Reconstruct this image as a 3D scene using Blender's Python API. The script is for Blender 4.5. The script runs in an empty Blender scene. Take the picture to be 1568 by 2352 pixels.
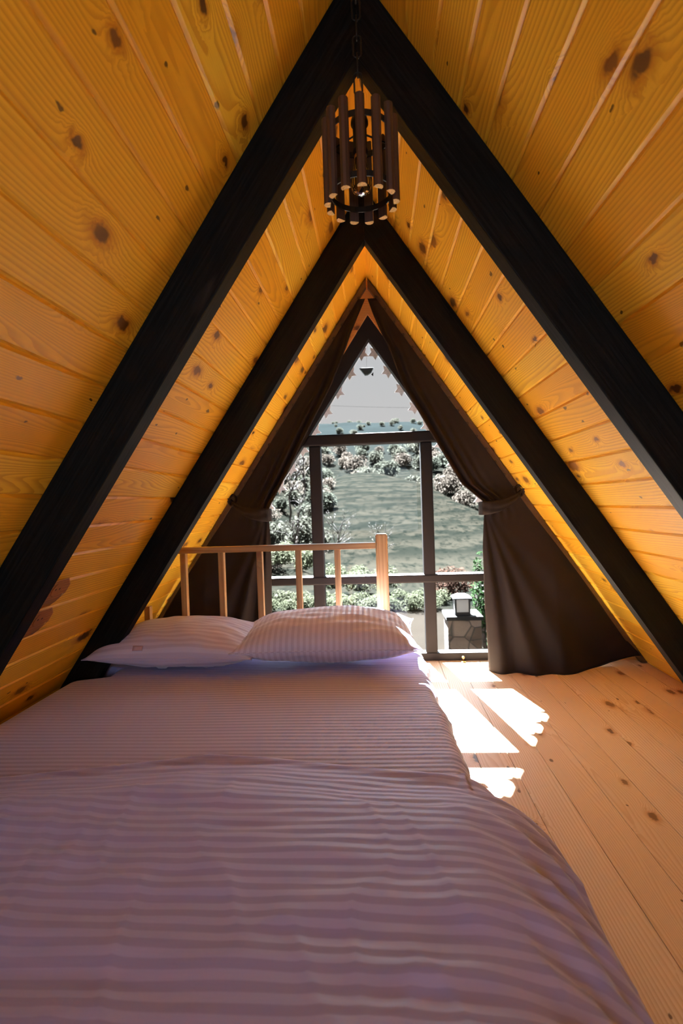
import bpy, bmesh, math, random
from mathutils import Vector, Matrix, noise as mn
import numpy as np

random.seed(7)
S = bpy.context.scene
COL = S.collection
T, ZR = 0.6691, 2.191            # roof pitch (half width per metre of height), ridge height
ANG = math.atan(T)               # half angle at the ridge
WI = 0.143                       # horizontal width of a rafter
D1, D2, TH = 1.25, 2.11, 0.059   # near faces of the rafters, their thickness
def HW(z): return (ZR - z) * T
def lerp(a, b, t): return a + (b - a) * t
def sst(a, b, x):
    t = min(1, max(0, (x - a) / (b - a))); return t * t * (3 - 2 * t)
def interp(tab, x):
    if x <= tab[0][0]: return tab[0][1]
    for (a, b), (c, d) in zip(tab, tab[1:]):
        if x <= c: return lerp(b, d, (x - a) / (c - a))
    return tab[-1][1]

# ---------------------------------------------------------------- materials
class N:
    def __init__(s, name):
        s.mat = bpy.data.materials.new(name); s.mat.use_nodes = True
        s.t = s.mat.node_tree; s.t.nodes.clear()
        s.out = s.t.nodes.new('ShaderNodeOutputMaterial')
    def node(s, typ, **kw):
        n = s.t.nodes.new(typ)
        for k, v in kw.items(): setattr(n, k, v)
        return n
    def put(s, sock, v):
        if v is None: return
        if isinstance(v, bpy.types.NodeSocket): s.t.links.new(v, sock)
        else:
            if isinstance(v, tuple) and len(v) == 3 and sock.type == 'RGBA': v = (*v, 1)
            sock.default_value = v
    def m(s, op, a, b=None, c=None):
        n = s.node('ShaderNodeMath', operation=op)
        for i, v in enumerate((a, b, c)): s.put(n.inputs[i], v)
        return n.outputs[0]
    def xyz(s, x, y, z=0.0):
        n = s.node('ShaderNodeCombineXYZ')
        for i, v in enumerate((x, y, z)): s.put(n.inputs[i], v)
        return n.outputs[0]
    def sep(s, v):
        n = s.node('ShaderNodeSeparateXYZ'); s.put(n.inputs[0], v); return n.outputs
    def noise(s, v, scale, detail=2.0, rough=.5, dist=0.0):
        n = s.node('ShaderNodeTexNoise'); s.put(n.inputs['Vector'], v)
        n.inputs['Scale'].default_value = scale; n.inputs['Detail'].default_value = detail
        n.inputs['Roughness'].default_value = rough; n.inputs['Distortion'].default_value = dist
        return n.outputs[0]
    def ss(s, x, a, b, lo=0.0, hi=1.0):
        n = s.node('ShaderNodeMapRange', interpolation_type='SMOOTHSTEP')
        for i, v in enumerate((x, a, b, lo, hi)): s.put(n.inputs[i], v)
        return n.outputs[0]
    def mix(s, f, a, b, blend='MIX'):
        n = s.node('ShaderNodeMix', data_type='RGBA', blend_type=blend)
        s.put(n.inputs[0], f); s.put(n.inputs[6], a); s.put(n.inputs[7], b)
        return n.outputs[2]
    def bump(s, h, strength=.3, dist=.01, normal=None):
        n = s.node('ShaderNodeBump'); s.put(n.inputs['Height'], h)
        n.inputs['Strength'].default_value = strength; n.inputs['Distance'].default_value = dist
        s.put(n.inputs['Normal'], normal); return n.outputs[0]
    def pbr(s, col, rough=.5, normal=None, **kw):
        n = s.node('ShaderNodeBsdfPrincipled')
        s.put(n.inputs['Base Color'], col); s.put(n.inputs['Roughness'], rough); s.put(n.inputs['Normal'], normal)
        for k, v in kw.items(): s.put(n.inputs[k.replace('_', ' ')], v)
        s.t.links.new(n.outputs[0], s.out.inputs[0]); return n
    def uv(s): return s.node('ShaderNodeUVMap').outputs[0]
    def pos(s): return s.node('ShaderNodeTexCoord').outputs['Object']
    def gpos(s): return s.node('ShaderNodeNewGeometry').outputs['Position']
    def rnd(s): return s.node('ShaderNodeObjectInfo').outputs['Random']

def wood(name, light, mid, dark, knot, w=0.105, L=2.6, seed=0.0, rough=.4, knots=.5, tint=.3, ring=1.0, kscale=1.0, coat=0.0):
    g = N(name); u, v, _ = g.sep(g.uv())
    pu = g.m('DIVIDE', u, w); idn = g.m('ADD', g.m('FLOOR', pu), seed)
    wn = g.node('ShaderNodeTexWhiteNoise', noise_dimensions='1D'); g.put(wn.inputs['W'], idn)
    v2 = g.m('ADD', v, g.m('MULTIPLY', wn.outputs[0], 7.3))
    bd = g.m('DIVIDE', v2, L); bid = g.m('FLOOR', bd)
    wb = g.node('ShaderNodeTexWhiteNoise', noise_dimensions='2D'); g.put(wb.inputs['Vector'], g.xyz(idn, bid))
    br, bg, bb = g.sep(wb.outputs['Color'])
    x = g.m('ADD', u, g.m('MULTIPLY', br, 31.0)); y = g.m('ADD', v2, g.m('MULTIPLY', bg, 17.0))
    # knots: sparse cells, each with its own size and darkness, bending the rings round them
    wob = g.noise(g.xyz(x, y), 45, 2)
    def cells(sx, sy, prob, lo, hi):
        vo = g.node('ShaderNodeTexVoronoi', feature='F1', voronoi_dimensions='2D')
        kx = g.m('ADD', g.m('MULTIPLY', x, sx * kscale), g.m('MULTIPLY', wob, .16)); ky = g.m('ADD', g.m('MULTIPLY', y, sy * kscale), g.m('MULTIPLY', wob, .16))
        g.put(vo.inputs['Vector'], g.xyz(kx, ky)); vo.inputs['Scale'].default_value = 1.0
        cr, cg, cb = g.sep(vo.outputs['Color']); ex = g.m('GREATER_THAN', cr, 1.0 - prob)
        return g.m('DIVIDE', vo.outputs['Distance'], g.m('ADD', lo, g.m('MULTIPLY', g.m('MULTIPLY', cg, cg), hi - lo))), ex, cb
    dn, ex, kd = cells(8.0, 4.2, knots, .50, 1.6)
    halo = g.m('MULTIPLY', g.m('POWER', 2.718, g.m('MULTIPLY', g.m('MULTIPLY', dn, dn), -14.0)), ex)
    core = g.m('MULTIPLY', g.ss(dn, .15, .08), ex)
    rim = g.m('MULTIPLY', g.ss(dn, .30, .10), ex)
    d2, ex2, _k = cells(13.0, 6.0, knots * .55, .25, .6)
    pin = g.m('MULTIPLY', g.ss(d2, .17, .09), ex2)
    # growth rings: stretched noise contours, tight and straight on some boards, wide arches on others
    low = g.noise(g.xyz(g.m('MULTIPLY', x, 8.0), g.m('MULTIPLY', y, .75)), 1.0, 1.5, .45)
    arch = g.m('ADD', .35, g.m('MULTIPLY', g.m('MULTIPLY', br, br), 1.3))
    t = g.m('ADD', g.m('MULTIPLY', low, g.m('MULTIPLY', arch, 20.0 * ring)), g.m('ADD', g.m('MULTIPLY', x, 105.0 * ring), g.m('MULTIPLY', halo, 4.0)))
    s = g.m('FRACT', t)
    late = g.m('MULTIPLY', g.ss(s, .25, .88), g.ss(s, 1.0, .92))
    fine = g.noise(g.xyz(g.m('MULTIPLY', x, 520.0), g.m('MULTIPLY', y, 7.0)), 1.0, 3, .65)
    blot = g.noise(g.xyz(g.m('MULTIPLY', x, 7.0), g.m('MULTIPLY', y, 1.6)), 1.0, 3, .55)
    lc = g.mix(.62, mid, dark)
    c = g.mix(g.m('MULTIPLY', bb, tint), light, mid)
    c = g.mix(g.m('MULTIPLY', late, .62), c, lc)
    c = g.mix(g.m('MULTIPLY', g.ss(fine, .48, .78), .40), c, lc)
    c = g.mix(g.m('MULTIPLY', g.ss(blot, .48, .78), .55), c, mid)
    c = g.mix(g.m('MULTIPLY', rim, .70), c, dark)
    kc = g.mix(kd, knot, g.mix(.3, knot, dark))
    c = g.mix(g.m('MULTIPLY', core, .95), c, kc)
    c = g.mix(g.m('MULTIPLY', pin, .85), c, knot)
    h = g.m('SUBTRACT', g.m('MULTIPLY', fine, .25), g.m('MULTIPLY', late, .2))
    fe = g.m('ABSOLUTE', g.m('SUBTRACT', g.m('FRACT', bd), .5))
    end = g.ss(fe, .4985, .4995)
    c = g.mix(g.m('MULTIPLY', end, .8), c, knot)
    nrm = g.bump(h, .12, .004)
    rg = g.m('ADD', rough, g.m('MULTIPLY', fine, .12))
    g.pbr(c, rg, nrm, Coat_Weight=coat, Coat_Roughness=.25)
    return g.mat

AMBER = wood('amber_varnished_pine', (.95, .64, .055), (.84, .42, .020), (.44, .155, .008), (.035, .011, .004), w=.105, L=60.0, rough=.36, knots=.40, tint=1.0)
FLOORW = wood('pale_floor_pine', (.72, .56, .40), (.62, .42, .24), (.44, .22, .09), (.06, .02, .008), w=.1148, L=60.0, seed=40.0, rough=.42, knots=.34, tint=.9)
GABLEW = wood('gable_pine', (.62, .27, .06), (.48, .17, .03), (.30, .09, .012), (.05, .015, .005), w=.105, L=3.0, seed=90.0, rough=.42, knots=.2)
RAILW = wood('beech_rail', (.36, .20, .070), (.28, .135, .042), (.20, .08, .022), (.2, .07, .02), w=3.0, L=9.0, seed=200.0, rough=.4, knots=.12, tint=.1, ring=.6)
SOCKW = wood('socket_wood', (.40, .18, .05), (.28, .11, .03), (.15, .05, .015), (.03, .01, .004), w=3.0, L=9.0, seed=230.0, rough=.4, knots=.2, tint=.1)

def plain(name, col, rough=.5, bumpamp=0, bscale=200, var=0.0, metallic=0.0, **kw):
    g = N(name); c = col; nrm = None
    if var or bumpamp:
        n = g.noise(g.pos(), bscale, 3)
        if var: c = g.mix(g.ss(n, .3, .7), tuple(x * (1 - var) for x in col), tuple(min(1, x * (1 + var)) for x in col))
        if bumpamp: nrm = g.bump(n, bumpamp, .003)
    g.pbr(c, rough, nrm, Metallic=metallic, **kw); return g.mat

def black_timber():
    g = N('black_stained_timber'); u, v, _ = g.sep(g.uv())
    n = g.noise(g.xyz(g.m('MULTIPLY', u, 160.0), g.m('MULTIPLY', v, 5.0)), 1.0, 3, .6)
    w = g.noise(g.xyz(g.m('MULTIPLY', u, 9.0), g.m('MULTIPLY', v, 2.0)), 1.0, 3, .6)
    c = g.mix(g.ss(n, .35, .75), (.001, .0011, .0012), (.0062, .0058, .0056))
    c = g.mix(g.m('MULTIPLY', g.ss(w, .62, .78), .6), c, (.04, .034, .03))
    g.pbr(c, .6, g.bump(n, .25, .003), Specular_IOR_Level=.12); return g.mat
BLACK = black_timber()
FRAME = plain('dark_brown_window_frame', (.009, .0066, .0064), .6, .05, 60, Specular_IOR_Level=.12)
STRIP = plain('dark_brown_batten', (.045, .02, .01), .5, .1, 80, .2)
METAL = plain('black_iron', (.012, .011, .011), .45, metallic=.6)
BRASS = plain('brass', (.75, .5, .2), .3, metallic=1.0)
BROWNSLAT = wood('brown_lamp_slat', (.055, .022, .013), (.036, .013, .008), (.022, .008, .005), (.02, .008, .004), w=3.0, L=9.0, seed=260., rough=.5, knots=.0, tint=.1)
ENDGRAIN = plain('slat_end_grain', (.85, .58, .20), .6, .2, 300, .2)
WHITEFAB = plain('fabric_tag', (.42, .27, .33), .8)

def glass_mat(name, tint=(1, 1, 1), ior=1.45, rough=0.0):
    g = N(name); tr = g.node('ShaderNodeBsdfTransparent'); g.put(tr.inputs[0], tint)
    gl = g.node('ShaderNodeBsdfGlossy'); gl.inputs['Roughness'].default_value = rough
    fr = g.node('ShaderNodeFresnel'); fr.inputs[0].default_value = ior
    mx = g.node('ShaderNodeMixShader'); g.t.links.new(fr.outputs[0], mx.inputs[0])
    g.t.links.new(tr.outputs[0], mx.inputs[1]); g.t.links.new(gl.outputs[0], mx.inputs[2])
    g.t.links.new(mx.outputs[0], g.out.inputs[0]); return g.mat
PANE = glass_mat('window_glass', (.985, .99, .99), 1.13)
BULB = glass_mat('bulb_glass', (.95, .80, .55), 1.5)

def satin(name, period, ca, cb, axis=1):
    """satin stripe cotton: bands of matt and shiny weave"""
    g = N(name); uv = g.sep(g.uv()); c = uv[axis]
    f = g.m('FRACT', g.m('DIVIDE', c, period))
    tri = g.m('ABSOLUTE', g.m('SUBTRACT', f, .5))
    st = g.ss(tri, .20, .30)
    wn = g.noise(g.uv(), 900, 2)
    fold = g.noise(g.xyz(g.m('MULTIPLY', uv[0], 6.0), g.m('MULTIPLY', uv[1], 26.0)), 1.0, 3, .55)
    col = g.mix(st, ca, cb)
    rg = g.m('SUBTRACT', .82, g.m('MULTIPLY', st, .30))
    b1 = g.bump(g.m('ADD', g.m('MULTIPLY', wn, .1), g.m('MULTIPLY', fold, 1.0)), .35, .006)
    g.pbr(col, rg, b1, Sheen_Weight=.25, Sheen_Roughness=.4, Specular_IOR_Level=.45); return g.mat
SHEET = satin('lilac_sheet_satin', .0222, (.305, .276, .54), (.39, .36, .67))
DUVET = satin('lilac_duvet_satin', .0300, (.275, .258, .60), (.335, .322, .71))
PILLOWA = satin('lilac_pillow_satin_lengthwise', .0250, (.44, .375, .55), (.51, .455, .64))
PILLOWB = satin('lilac_pillow_satin_crosswise', .0240, (.44, .375, .55), (.51, .455, .64), axis=0)

def curtain_mat():
    g = N('brown_curtain_velvet')
    n = g.noise(g.pos(), 500, 2)
    p = g.node('ShaderNodeBsdfPrincipled'); g.put(p.inputs['Base Color'], g.mix(n, (.0085, .0050, .0040), (.013, .0080, .0064)))
    p.inputs['Roughness'].default_value = .8; p.inputs['Sheen Weight'].default_value = .03; p.inputs['Specular IOR Level'].default_value = .15; g.put(p.inputs['Sheen Tint'], (.6, .4, .3))
    g.put(p.inputs['Normal'], g.bump(n, .15, .001))
    tl = g.node('ShaderNodeBsdfTranslucent'); g.put(tl.inputs[0], (.035, .018, .012))
    mx = g.node('ShaderNodeMixShader'); mx.inputs[0].default_value = .10
    g.t.links.new(p.outputs[0], mx.inputs[1]); g.t.links.new(tl.outputs[0], mx.inputs[2]); g.t.links.new(mx.outputs[0], g.out.inputs[0])
    return g.mat
CURT = curtain_mat()

# ---------------------------------------------------------------- object helpers
def wl(o):
    v = Vector((0, 0, 0))
    while o is not None: v += o.location; o = o.parent
    return v
def tag(o, label=None, cat=None, group=None, kind=None):
    if label: o['label'] = label
    if cat: o['category'] = cat
    if group: o['group'] = group
    if kind: o['kind'] = kind
    return o
def obj(name, vs, fs, mat, parent=None, uv=None, smooth=False, origin=None, mats=None, midx=None):
    vs = [Vector(v) for v in vs]
    if parent is not None: org = wl(parent); loc = Vector((0, 0, 0))
    else:
        if origin is None:
            xs = [v.x for v in vs]; ys = [v.y for v in vs]; zs = [v.z for v in vs]
            origin = ((min(xs) + max(xs)) / 2, (min(ys) + max(ys)) / 2, min(zs))
        org = Vector(origin); loc = org
    me = bpy.data.meshes.new(name); me.from_pydata([tuple(v - org) for v in vs], [], fs)
    if uv is not None:
        ul = me.uv_layers.new(name='UVMap')
        for l in me.loops: ul.data[l.index].uv = uv[l.vertex_index]
    for m_ in (mats or [mat]): me.materials.append(m_)
    if midx:
        for p_, i in zip(me.polygons, midx): p_.material_index = i
    if smooth:
        for p_ in me.polygons: p_.use_smooth = True
    o = bpy.data.objects.new(name, me); COL.objects.link(o); o.location = loc
    if parent is not None: o.parent = parent
    return o
def recalc(o):
    bm = bmesh.new(); bm.from_mesh(o.data); bmesh.ops.recalc_face_normals(bm, faces=bm.faces); bm.to_mesh(o.data); bm.free(); return o
def empty(name, loc, label=None, cat=None, group=None, kind=None, parent=None):
    o = bpy.data.objects.new(name, None); COL.objects.link(o); o.location = Vector(loc) - (wl(parent) if parent else Vector())
    o.empty_display_size = .1
    if parent: o.parent = parent
    return tag(o, label, cat, group, kind)
def prism(name, poly, y0, y1, mat, parent=None, bevel=0, axis='Y', uvrot=None, **kw):
    """polygon in XZ (or given plane) pushed from y0 to y1; flat faces, uv in metres (v along longest edge)"""
    bm = bmesh.new()
    P = (lambda a, b, y: (a, y, b)) if axis == 'Y' else ((lambda a, b, y: (y, a, b)) if axis == 'X' else (lambda a, b, y: (a, b, y)))
    A = [bm.verts.new(P(a, b, y0)) for a, b in poly]; B = [bm.verts.new(P(a, b, y1)) for a, b in poly]
    n = len(poly); bm.faces.new(A); bm.faces.new(B[::-1])
    for i in range(n): bm.faces.new((A[i], B[i], B[(i + 1) % n], A[(i + 1) % n]))
    bmesh.ops.recalc_face_normals(bm, faces=bm.faces)
    if bevel: bmesh.ops.bevel(bm, geom=list(bm.edges), offset=bevel, segments=2, affect='EDGES', profile=.6)
    return from_bm(name, bm, mat, parent, **kw)
def from_bm(name, bm, mat, parent=None, smooth=False, **kw):
    bm.verts.ensure_lookup_table(); bm.verts.index_update()
    ext = [max(v.co[i] for v in bm.verts) - min(v.co[i] for v in bm.verts) for i in range(3)]
    vs = [v.co.copy() for v in bm.verts]; fs = [[v.index for v in f.verts] for f in bm.faces]
    # longest direction
    c = np.array([tuple(v) for v in vs]); cc = c - c.mean(0)
    _, _, vt = np.linalg.svd(cc, full_matrices=False)
    ax = Vector(vt[0]); a2 = Vector(vt[1]); a3 = Vector(vt[2]); mid = Vector(c.mean(0))
    uv = [((v - mid).dot(a2) + .63 * (v - mid).dot(a3) + .5 + mid.x, (v - mid).dot(ax) + mid.y + mid.z) for v in vs]
    bm.free()
    return obj(name, vs, fs, mat, parent, uv=uv, smooth=smooth, **kw)
def box(name, x0, x1, y0, y1, z0, z1, mat, parent=None, bevel=0, **kw):
    return prism(name, [(x0, z0), (x1, z0), (x1, z1), (x0, z1)], y0, y1, mat, parent, bevel, **kw)
def lathe(name, prof, c, mat, parent=None, seg=24, smooth=True, **kw):
    vs, fs = [], []
    for r, z in prof:
        for i in range(seg):
            a = 2 * math.pi * i / seg; vs.append((c[0] + r * math.cos(a), c[1] + r * math.sin(a), c[2] + z))
    for j in range(len(prof) - 1):
        for i in range(seg):
            k = (i + 1) % seg; fs.append((j * seg + i, j * seg + k, (j + 1) * seg + k, (j + 1) * seg + i))
    fs.append(tuple(range(seg))[::-1]); fs.append(tuple((len(prof) - 1) * seg + i for i in range(seg)))
    uv = [(v[0], v[2]) for v in vs]
    return obj(name, vs, fs, mat, parent, uv=uv, smooth=smooth, **kw)
def tube_geo(path, r, seg=8, closed=False):
    vs, fs = [], []; n = len(path); path = [Vector(p) for p in path]
    up = Vector((.13, .21, 1)).normalized()
    for i, p in enumerate(path):
        a = path[(i - 1) % n] if closed or i > 0 else p; b = path[(i + 1) % n] if closed or i < n - 1 else p
        t = (b - a).normalized(); s1 = t.cross(up)
        if s1.length < .1: s1 = t.cross(Vector((1, 0, 0)))
        s1.normalize(); s2 = t.cross(s1); rr = r[i] if isinstance(r, (list, tuple)) else r
        for k in range(seg):
            an = 2 * math.pi * k / seg; vs.append(p + s1 * math.cos(an) * rr + s2 * math.sin(an) * rr)
    m_ = n if closed else n - 1
    for i in range(m_):
        for k in range(seg):
            j = (i + 1) % n; l = (k + 1) % seg
            fs.append((i * seg + k, i * seg + l, j * seg + l, j * seg + k))
    if not closed: fs.append(tuple(range(seg))[::-1]); fs.append(tuple((n - 1) * seg + k for k in range(seg)))
    return vs, fs
def merge(parts):
    V, F = [], []
    for vs, fs in parts:
        b = len(V); V += list(vs); F += [tuple(i + b for i in f) for f in fs]
    return V, F
def tube(name, path, r, mat, parent=None, seg=8, closed=False, **kw):
    vs, fs = tube_geo(path, r, seg, closed)
    return obj(name, vs, fs, mat, parent, uv=[(v.x, v.z) for v in vs], smooth=True, **kw)
def grid(name, rows, mat, parent=None, uvs=None, smooth=True, thick=0, **kw):
    nv, nu = len(rows), len(rows[0]); vs = [p for r in rows for p in r]
    fs = [(j * nu + i, j * nu + i + 1, (j + 1) * nu + i + 1, (j + 1) * nu + i) for j in range(nv - 1) for i in range(nu - 1)]
    uv = [p for r in uvs for p in r] if uvs else None
    o = obj(name, vs, fs, mat, parent, uv=uv, smooth=smooth, **kw)
    if thick:
        md = o.modifiers.new('thickness', 'SOLIDIFY'); md.thickness = thick; md.offset = 0
    return o

# ---------------------------------------------------------------- shell of the room
Y0, YW, YO = -2.0, 3.0, 3.42          # rear wall, gable wall, end of the overhang
PW = .105
def slope(name, s):
    """tongue and groove lining of one roof slope with V joints"""
    L = ZR / math.cos(ANG) + .03
    prof = [(0.0, 0.0)]; k = 1
    while k * PW < L:
        c = k * PW; prof += [(c - .0065, 0.0), (c, .0060), (c + .0065, 0.0)]; k += 1
    prof.append((L, 0.0))
    dirx, dirz = s * math.sin(ANG), -math.cos(ANG); nx, nz = s * math.cos(ANG), math.sin(ANG)
    def P(u, w, y): return (dirx * u + nx * w, y, ZR + dirz * u + nz * w)
    vs, fs, uv = [], [], []
    for y in (Y0, YO):
        for u, w in prof: vs.append(P(u, w, y)); uv.append((u + (0 if s < 0 else 61 * PW), y))
    n = len(prof)
    for i in range(n - 1): fs.append((i, i + 1, n + i + 1, n + i))
    b = len(vs); zt = ZR + .06 / math.sin(ANG)
    for y in (Y0, YO): vs += [(0, y, zt), P(L, .06, y)]; uv += [(0, y), (L, y)]
    fs += [(b, b + 2, b + 3, b + 1), (0, n, b + 2, b), (n - 1, b + 1, b + 3, 2 * n - 1)]
    fs += [tuple(range(n)) + (b + 1, b), tuple(range(n, 2 * n))[::-1] + (b + 2, b + 3)]
    return recalc(tag(obj(name, vs, fs, AMBER, uv=uv), kind='structure'))
slope('wall_left', -1); slope('wall_right', 1)

def floor():
    w = .1148; off = .46 - 4 * w; x0 = -1.5; prof = []
    k = math.ceil((x0 - off) / w); prof.append((x0, 0))
    while off + k * w < 1.5:
        c = off + k * w; prof += [(c - .0013, 0), (c - .0009, -.004), (c + .0009, -.004), (c + .0013, 0)]; k += 1
    prof.append((1.5, 0)); n = len(prof); vs, fs, uv = [], [], []
    for y in (Y0, YW + .1):
        for x, z in prof: vs.append((x, y, z)); uv.append((x - off, y))
    for i in range(n - 1): fs.append((i, i + 1, n + i + 1, n + i))
    b = len(vs)
    for y in (Y0, YW + .1): vs += [(-1.5, y, -.12), (1.5, y, -.12)]; uv += [(0, 0), (0, 0)]
    fs += [(b, b + 1, b + 3, b + 2), (0, b, b + 2, n), (n - 1, 2 * n - 1, b + 3, b + 1), tuple(range(n)) + (b + 1, b), tuple(range(n, 2 * n)) + (b + 3, b + 2)]
    return recalc(tag(obj('floor', vs, fs, FLOORW, uv=uv), kind='structure'))
floor()
HO = .128                               # gable boards left and right of the window
def gable():
    bm = bmesh.new(); e = .001
    for s in (-1, 1):
        poly = [(0, ZR - e), (s * (HW(0) - e), 0), (s * (HW(0) - HO), 0), (0, ZR - HO / T)]
        A = [bm.verts.new((x, YW, z)) for x, z in poly]; B = [bm.verts.new((x, YW + .1, z)) for x, z in poly]
        bm.faces.new(A); bm.faces.new(B)
        for i in range(4):
            j = (i + 1) % 4; bm.faces.new((A[i], B[i], B[j], A[j]))
    bmesh.ops.remove_doubles(bm, verts=bm.verts, dist=1e-5); bmesh.ops.recalc_face_normals(bm, faces=bm.faces)
    return from_bm('wall_back', bm, GABLEW)
tag(gable(), kind='structure')
tag(prism('wall_front', [(-HW(0), 0), (HW(0), 0), (HW(.35), .35), (-HW(.35), .35)], Y0 - .06, Y0, GABLEW), kind='structure')   # low rear gable wall, open glazing above

# ---------------------------------------------------------------- rafters
def rafter(s, y0, label):
    e = .0012
    poly = [(0, ZR - e / T), (s * (HW(0) - e), .001), (s * (HW(0) - WI), .001), (0, ZR - WI / T)]
    o = prism('rafter', poly, y0, y0 + TH, BLACK, bevel=.003)
    return tag(o, label, 'beam', 'black rafters')
rafter(-1, D1, 'front black roof rafter on the left slope, crossing in front of the wall sockets')
rafter(1, D1, 'front black roof rafter on the right slope, running out of view')
rafter(-1, D2, 'second black roof rafter on the left slope, meeting the bed beside the flatter pillow')
rafter(1, D2, 'second black roof rafter, on the right slope beside the tied curtain')

# ---------------------------------------------------------------- window
wy0, wy1 = 3.022, 3.092
win = empty('window_1', (0, 3.06, 0), kind='structure')
AO, AI = ZR - HO / T, 1.865
def hwi(z): return (AI - z) * T
def hwo(z): return (AO - z) * T - .0005
fr = bmesh.new()
for s in (-1, 1):
    poly = [(0, AO - .001), (s * hwo(.001), .001), (s * hwi(.045), .001), (s * hwi(.045), .045), (0, AI)]
    A = [fr.verts.new((x, wy0, z)) for x, z in poly]; B = [fr.verts.new((x, wy1, z)) for x, z in poly]
    fr.faces.new(A); fr.faces.new(B)
    for i in range(5):
        j = (i + 1) % 5; fr.faces.new((A[i], B[i], B[j], A[j]))
bmesh.ops.recalc_face_normals(fr, faces=fr.faces)
from_bm('gable_frame', fr, FRAME, win)
box('bottom_rail', -hwi(.045), hwi(.045), wy0, wy1, .001, .045, FRAME, win, .004)
for xa, xb in ((-.365, -.298), (.277, .343)):
    box('mullion', xa, xb, wy0, wy1, .045, 1.262, FRAME, win, .008)
def bar(z0, z1, n):
    prism('transom', [(-hwi(z0), z0), (hwi(z0), z0), (hwi(z1), z1), (-hwi(z1), z1)], wy0 - .004, wy1 + .004, FRAME, win, .008)
bar(1.262, 1.325, 0); bar(.452, .500, 1)
for poly in ([(-hwi(1.325), 1.325), (hwi(1.325), 1.325), (0, AI)],
             [(-hwi(.5), .5), (-.365, .5), (-.365, 1.262), (-hwi(1.262), 1.262)], [(-.298, .5), (.277, .5), (.277, 1.262), (-.298, 1.262)],
             [(.343, .5), (hwi(.5), .5), (hwi(1.262), 1.262), (.343, 1.262)],
             [(-hwi(.045), .045), (-.365, .045), (-.365, .452), (-hwi(.452), .452)], [(-.298, .045), (.277, .045), (.277, .452), (-.298, .452)],
             [(.343, .045), (hwi(.045), .045), (hwi(.452), .452), (.343, .452)]):
    prism('glass_pane', poly, 3.055, 3.061, PANE, win)
# little brass bolt at the foot of the window
bo = empty('window_bolt', (.482, 3.0, 0), 'tiny brass bolt on the floor at the foot of the window', 'bolt')
box('bolt_plate', .470, .494, 2.985, 3.018, .0005, .006, BRASS, bo, .001)
lathe('bolt_knob', [(.004, .006), (.004, .016), (.0085, .019), (.0095, .025), (.006, .031)], (.482, 3.0, 0), BRASS, bo, 12)

# ---------------------------------------------------------------- curtain tracks with hooks
def track(s):
    side = 'left' if s < 0 else 'right'
    e = .002; w = .036
    poly = [(s * .004, ZR - e / T - .012), (s * (HW(0) - e), .002), (s * (HW(0) - w), .002), (s * .004, ZR - w / T - .012)]
    o = prism('curtain_track', poly, 2.937, 2.972, STRIP, bevel=.002)
    tag(o, 'dark brown curtain batten with small hooks along the %s roof slope' % side, 'curtain rail', 'curtain battens')
    for k in range(16):
        u = .13 + k * .087; x = s * (math.sin(ANG) * u - .030 * math.cos(ANG)); z = ZR - math.cos(ANG) * u - .030 * math.sin(ANG)
        vs, fs = tube_geo([(x + .006 * math.cos(a), 2.934, z + .006 * math.sin(a)) for a in [i * math.pi / 4 for i in range(8)]], .0018, 6, True)
        obj('hook', vs, fs, METAL, o, smooth=True)
track(-1); track(1)

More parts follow.
